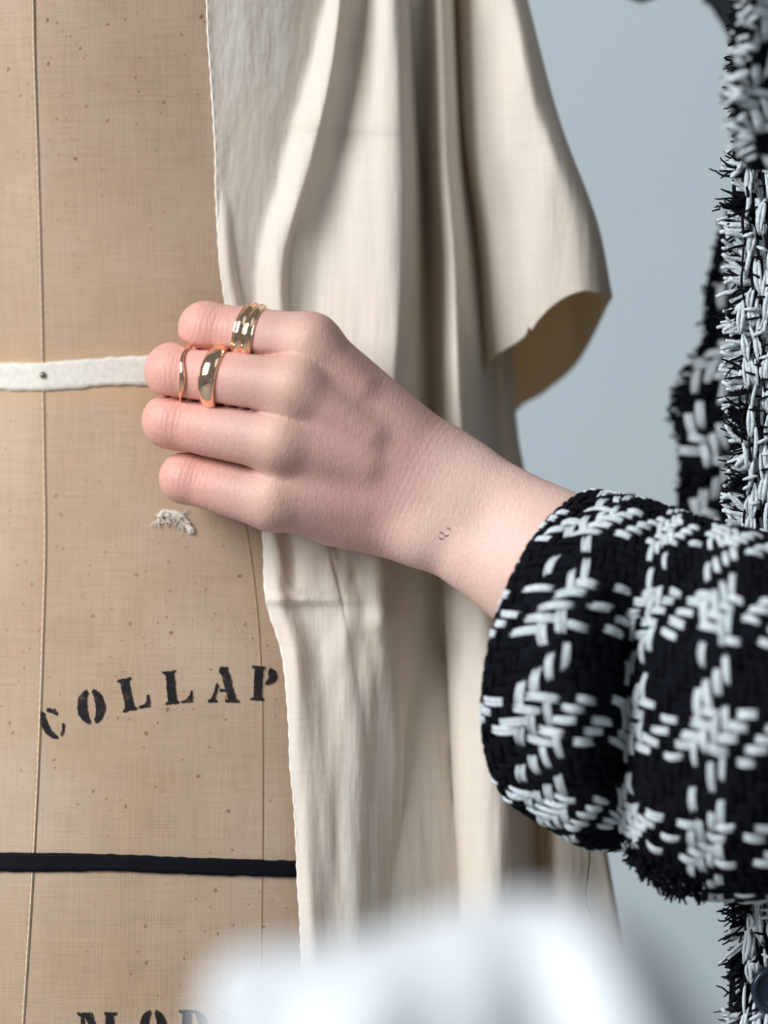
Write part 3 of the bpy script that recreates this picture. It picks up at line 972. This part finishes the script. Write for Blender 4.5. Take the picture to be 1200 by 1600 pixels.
# crumple valley running down the middle
G[..., 2] += 13*np.exp(-((G[..., 0]-(985 - 0.04*(G[..., 1]-1000)))/26)**2)*np.clip(np.sin(th), 0, 1)[None]*np.clip((G[..., 1]-900)/120, 0, 1)
G[..., 2] += 8*np.exp(-((G[..., 0]-1090+0.5*(G[..., 1]-870))/30)**2)*np.clip(np.sin(th), 0, 1)[None]*np.clip((1050-G[..., 1])/100, 0, 1)
r_ = 4*vnoise(th*3.0, th*0+2, 1)
G[..., 1] += r_[None]*0.6
SW = toworld(G[..., 0], G[..., 1], G[..., 2])
def surf_inner_bag(bag, A, mi=0):
    bag.add(([tuple(p) for p in A.reshape(-1, 3)], grid_faces(A.shape[0], A.shape[1])), mi)
cenw = SW.mean(axis=1, keepdims=True)
sB = Bag(); surf_inner_bag(sB, SW)
srf = Surf(SW, 1.0)
# orient normals outward (toward the camera on the near side)
if srf.N[NS//2, int(NTH*165/360), 1] > 0: srf.N *= -1
tweed(sB, srf, 44, 94, per_u=10, per_v=10, ou=1, ov=6, keep=lambda u, v: 0.10 < v < 0.82, seed=3, rad=0.00050)
sleeve = sB.build('jacket_sleeve', None, mats=[BLACK_YARN, WHITE_YARN]); adopt(sleeve, person)
tag(sleeve, 'chunky black and white tweed sleeve cuff')

# dark fringe under the sleeve, loose fibres on its outline
B = Bag()
for k in range(520):
    t = rng.random()
    px = 985 + 120*t; py = 1345 + 45*min(1, t*1.8) + rng.uniform(-45, 4)
    p0 = Vector(P(px, py, -62 + rng.uniform(-14, 6)))
    d = Vector((rng.uniform(-.9, .9), rng.uniform(-.8, .3), rng.uniform(-1.4, .2))).normalized()
    L = rng.uniform(0.002, 0.0045)
    B.add(tube([p0, p0 + d*L*.5, p0 + d*L + Vector((rng.uniform(-1, 1), 0, rng.uniform(-1, .3)))*0.001], [0.0007, 0.0006, 0.0003], 5), 1 if rng.random() < .07 else 0)
fr = B.build('cuff_fringe', None, sleeve, mats=[BLACK_YARN, WHITE_YARN]); fr['kind'] = 'stuff'
fr.matrix_parent_inverse = sleeve.matrix_parent_inverse.inverted() if False else Matrix.Identity(4)
B = Bag()
B.add(tube([P(921, 1318, -52), P(921, 1345, -52), P(918, 1372, -51), P(915, 1395, -50), P(917, 1415, -50), P(923, 1428, -50), P(928, 1440, -50)], [0.00022]*5 + [0.0002, 0.0001], 6))
th_ = B.build('loose_thread', BLACK_YARN, sleeve); tag(th_, 'single black thread hanging from the cuff')

# jacket front
NR = 260
pyr = np.linspace(-60, 1680, NR)
ucol = np.linspace(0, 1, 60)
PX = 1157 + 8*vnoise(pyr/160, pyr*0+1, 2)[:, None]*(1-ucol)[None] + ucol[None]*300 + (-np.clip((pyr-1000)/600, 0, 1)*4)[:, None]
PX = PX + (np.clip((150-pyr)/200, 0, 1)*14)[:, None]
YM = -26 + 70*ucol[None]**2 + 2.0*vnoise(pyr/120, pyr*0+4, 3)[:, None]
PY = np.repeat(pyr[:, None], 60, 1)
JW = toworld(PX, PY, YM)
jB = Bag(); surf_inner_bag(jB, JW)
JB2 = JW.copy(); JB2[..., 1] += 0.012; surf_inner_bag(jB, JB2)
js = Surf(JW, 1.0)
if js.N[NR//2, 10, 1] > 0: js.N *= -1
tweed(jB, js, 120, 20, ou=3, ov=2, seed=9, keep=lambda u, v: v < 0.6, rad=0.0006)
jacket = jB.build('jacket_front', None, mats=[BLACK_YARN, WHITE_YARN]); adopt(jacket, person)
tag(jacket, 'tweed jacket front edge with fringe and button')

def strand(bag, p0, d, L, r, mi, R, curl=0.6, n=7, droop=0.0):
    pts = [Vector(p0)]; dv = Vector(d).normalized()
    for i in range(n-1):
        dv = (dv + Vector((R.uniform(-1, 1), R.uniform(-1, 1)*.6, R.uniform(-1, 1)))*curl*0.25 + Vector((0, 0, -droop))).normalized()
        pts.append(pts[-1] + dv*(L/(n-1)))
    bag.add(tube(pts, [r*(1 - 0.45*(i/(n-1))**3) for i in range(n)], 5), mi)
# fringe along the jacket edge: alternating clusters of white and black yarn ends
R = random.Random(21)
B = Bag()
py = -50
ph = 0.0
while py < 1660:
    seg = R.uniform(34, 62); white = R.random() < .58
    tilt = R.uniform(-.45, .45) - (0.35 if py > 1390 else 0)
    y1 = py
    while y1 < py + seg:
        u = (y1 - py)/seg
        x1 = 1170 + R.uniform(-4, 8) + (10 if y1 < 250 else 0)
        L = R.uniform(34, 52)*S
        up = tilt + 0.5*math.sin(u*3.1 + py) + R.uniform(-.12, .12)
        w = white and R.random() > .30
        strand(B, P(x1, y1 + R.uniform(-2, 2), -31 + R.uniform(-1.5, 2.5)), (-1, -0.12, up), L,
               R.uniform(0.0007, 0.0013) if w else R.uniform(.00035, .0006), 1 if w else 0, R, 0.95, 8)
        if R.random() < .8:
            strand(B, P(x1, y1, -30), (-1, 0.1, up + R.uniform(-.4, .4)), L*R.uniform(.6, 1.1), .00045, 0, R, 1.0, 8)
        y1 += 3.6 if w else 2.8
    py += seg
for y1, L in ((262, 40), (275, 55), (520, 58), (1428, 46), (1434, 40), (1560, 46), (1575, 48)):
    strand(B, P(1160, y1, -33), (-1, 0, R.uniform(-.2, .5)), L*S, .0004, 0, R, 1.6, 10)
frg = B.build('jacket_fringe', None, jacket, mats=[BLACK_YARN, WHITE_YARN]); frg['kind'] = 'stuff'; tag(frg, 'frayed black and white yarn fringe')
# braid: columns of long looped yarns with dark gaps between
B = Bag()
for k in range(7):
    y_ = -60 + R.uniform(0, 30)
    while y_ < 1660:
        L = R.uniform(26, 62); x0 = 1163 + k*8.2 + R.uniform(-2.5, 2.5)
        dx = R.uniform(-9, 9); w = R.random() < (0.72 if k % 3 else 0.5); bow = R.uniform(-4, 4)
        n = 8; yy0 = -32.6 - R.uniform(0, 1.2)
        for sgn in ((-1, 1) if w and R.random() < .5 else (0,)):
            pts = [P(x0 + dx*t_ + (bow + sgn*3.6)*math.sin(math.pi*t_), y_ + L*t_, yy0 - 1.5*math.sin(math.pi*t_)) for t_ in [i/(n-1) for i in range(n)]]
            rr = R.uniform(.00060, .00095) if w else R.uniform(.0004, .0006)
            B.add(tube(pts, [rr*(.35 + .65*math.sin(math.pi*(0.1 + 0.8*i/(n-1)))) for i in range(n)], 6), 1 if w else 0)
        y_ += L*R.uniform(.78, 1.0)
y_ = -50
while y_ < 1660:
    x0 = 1160 + R.uniform(0, 34); L = R.uniform(14, 30); a = R.uniform(-.5, .5); n = 6
    pts = [P(x0 + L*(i/(n-1))*math.cos(a), y_ + L*(i/(n-1))*math.sin(a), -34.4 - 1.2*math.sin(math.pi*i/(n-1))) for i in range(n)]
    w = R.random() < .45
    B.add(tube(pts, [(.0006 if w else .00038)*q for q in (.6, 1, 1.2, 1.2, 1, .6)], 6), 1 if w else 0)
    y_ += R.uniform(9, 26)
brd = B.build('jacket_braid', None, jacket, mats=[BLACK_YARN, WHITE_YARN]); tag(brd, 'woven yarn braid along the jacket edge')
# button
def button(px, py, y, rpx):
    c = P(px, py, y); r = rpx*S
    prof = [(0.0, -0.0012), (0.55, -0.0012), (0.70, -0.0016), (0.80, -0.0030), (0.92, -0.0034), (1.0, -0.0024), (1.0, 0.0), (0.0, 0.0)]
    V = []; n = 48
    for (q, dy) in prof:
        for i in range(n):
            a = 2*math.pi*i/n
            V.append((c.x + max(q, 1e-3)*r*math.cos(a), c.y + dy, c.z + max(q, 1e-3)*r*math.sin(a)))
    o = link_mesh('button', V, grid_faces(len(prof), n, wrap=True), PLASTIC, jacket)
    tag(o, 'round dark navy button')
button(1212, 1546, -36, 38)

# blurred farther part of the jacket behind the front edge
outl_y = [300, 360, 470, 540, 570, 640, 700, 790, 860]
outl_x = [1150, 1128, 1104, 1098, 1078, 1056, 1062, 1062, 1060]
NR2 = 120
pyr = np.linspace(300, 860, NR2); uc = np.linspace(0, 1, 40)
PX = cubic(outl_y, outl_x, pyr)[:, None] + uc[None]*170
YM = 58 + 26*(1-np.cos((uc-0.25)*1.6))[None] + 3*vnoise(pyr/60, pyr*0, 3)[:, None]
BW = toworld(PX, np.repeat(pyr[:, None], 40, 1), YM)
bB = Bag(); surf_inner_bag(bB, BW)
b2 = BW.copy(); b2[..., 1] += 0.01; surf_inner_bag(bB, b2)
bs = Surf(BW, 1.0)
if bs.N[NR2//2, 10, 1] > 0: bs.N *= -1
tweed(bB, bs, 34, 11, ou=2, ov=7, seed=5, rad=0.0007)
for k in range(260):
    white = k % 3 == 0
    yy = rng.choice([rng.gauss(600, 28), rng.gauss(650, 10), rng.uniform(340, 800)])
    xx = float(cubic(outl_y, outl_x, min(max(yy, 300), 860)))
    strand(bB, P(xx + rng.uniform(0, 14), yy, 62 + rng.uniform(-4, 4)), (-1, rng.uniform(-.5, .2), rng.uniform(-.7, .5)), rng.uniform(8, 22)*S, .0007, 1 if white else 0, rng)
jb = bB.build('jacket_pocket_flap', None, jacket, mats=[BLACK_YARN, WHITE_YARN])
tag(jb, 'farther tweed edge of the jacket')

# lapel corner close to the lens side, upper right
lB = Bag()
NL = 40
pyr = np.linspace(-60, 262, NL); uc = np.linspace(0, 1, 24)
PX = cubic([-60, 60, 160, 210, 262], [1176, 1166, 1150, 1158, 1176], pyr)[:, None] + uc[None]*130
YM = -105 + 20*uc[None] + 0*pyr[:, None]
LW = toworld(PX, np.repeat(pyr[:, None], 24, 1), YM)
surf_inner_bag(lB, LW); l2 = LW.copy(); l2[..., 1] += 0.008; surf_inner_bag(lB, l2)
lsf = Surf(LW, 1.0)
if lsf.N[NL//2, 10, 1] > 0: lsf.N *= -1
tweed(lB, lsf, 18, 8, ou=5, ov=1, seed=15, rad=0.0007)
for k in range(150):
    yy = rng.uniform(-40, 262)
    xx = float(cubic([-60, 60, 160, 210, 262], [1176, 1166, 1150, 1158, 1176], yy))
    strand(lB, P(xx + rng.uniform(2, 16), yy, -105 + rng.uniform(-3, 3)), (-1, rng.uniform(-.3, .3), rng.uniform(-.8, .6)), rng.uniform(14, 34)*S, .00075, 1 if rng.random() < .55 else 0, rng)
lap = lB.build('jacket_lapel', None, jacket, mats=[BLACK_YARN, WHITE_YARN]); tag(lap, 'tufted tweed lapel edge')

# dark locks hanging behind, out of focus at the top
B = Bag()
for k in range(60):
    t = k/59
    x0 = 1108 + 60*t; L = 165*(0.10 + 0.95*t)
    pts = [P(x0 - 26 + rng.uniform(-4, 4), -160, 110), P(x0 - 10, -60, 108), P(x0 + rng.uniform(-3, 3), 0, 106), P(x0 + 14 + rng.uniform(-4, 4), L*.7, 106), P(x0 + 22, L + rng.uniform(-8, 8), 108)]
    B.add(tube(pts, [.0022, .0024, .0022, .0016, .0006], 6))
for k in range(14):
    x0 = 975 + 4*k
    B.add(tube([P(x0 + 60, -160, 100), P(x0 + 20, -70, 100), P(x0 + 4, -22, 100), P(x0 - 2 + rng.uniform(-3, 3), 5 - abs(k-7)*1.6, 100)], [.002, .0022, .002, .0008], 6))
hr = B.build('hair', LININGS); adopt(hr, person); tag(hr, 'dark out of focus locks of hair')

# ------------------------------------------------------------------ white cloth close to the lens
cols = np.linspace(326, 1165, 110)
ridge = cubic([300, 345, 380, 450, 560, 650, 740, 830, 900, 960, 1020, 1075, 1130, 1180], [1640, 1502, 1482, 1472, 1458, 1432, 1404, 1392, 1396, 1420, 1470, 1545, 1640, 1720], cols)
ang = np.linspace(-1, 1, 60)
PX = np.zeros((60, 110)); PY = PX.copy(); YM = PX.copy()
for i, a in enumerate(ang):
    drop = (abs(a)**1.9)*(330 if a > 0 else 420)
    PX[i] = cols + 10*a
    PY[i] = ridge + 12 + drop
    fold_ = 16*np.exp(-((cols-(900 + 120*a))/55)**2) - 14*np.exp(-((cols-(790 + 60*a))/70)**2) + 12*np.exp(-((cols-560)/60)**2)
    YM[i] = -466 - (60*math.sin(min(1, abs(a)*1.15)*math.pi/2) if a > 0 else -50*math.sin(abs(a)*math.pi/2)) - (fold_*abs(a) if a > 0 else 0)
CW = toworld(PX, PY, YM + 3*vnoise(PX/70, PY/70, 2))
cloth = link_mesh('white_cloth', CW.reshape(-1, 3), grid_faces(60, 110), WHITE_CLOTH)
tag(cloth, 'white rumpled cloth out of focus in the near foreground at the bottom', 'cloth')
sol = cloth.modifiers.new('thickness', 'SOLIDIFY'); sol.thickness = 0.0015; sol.offset = 0
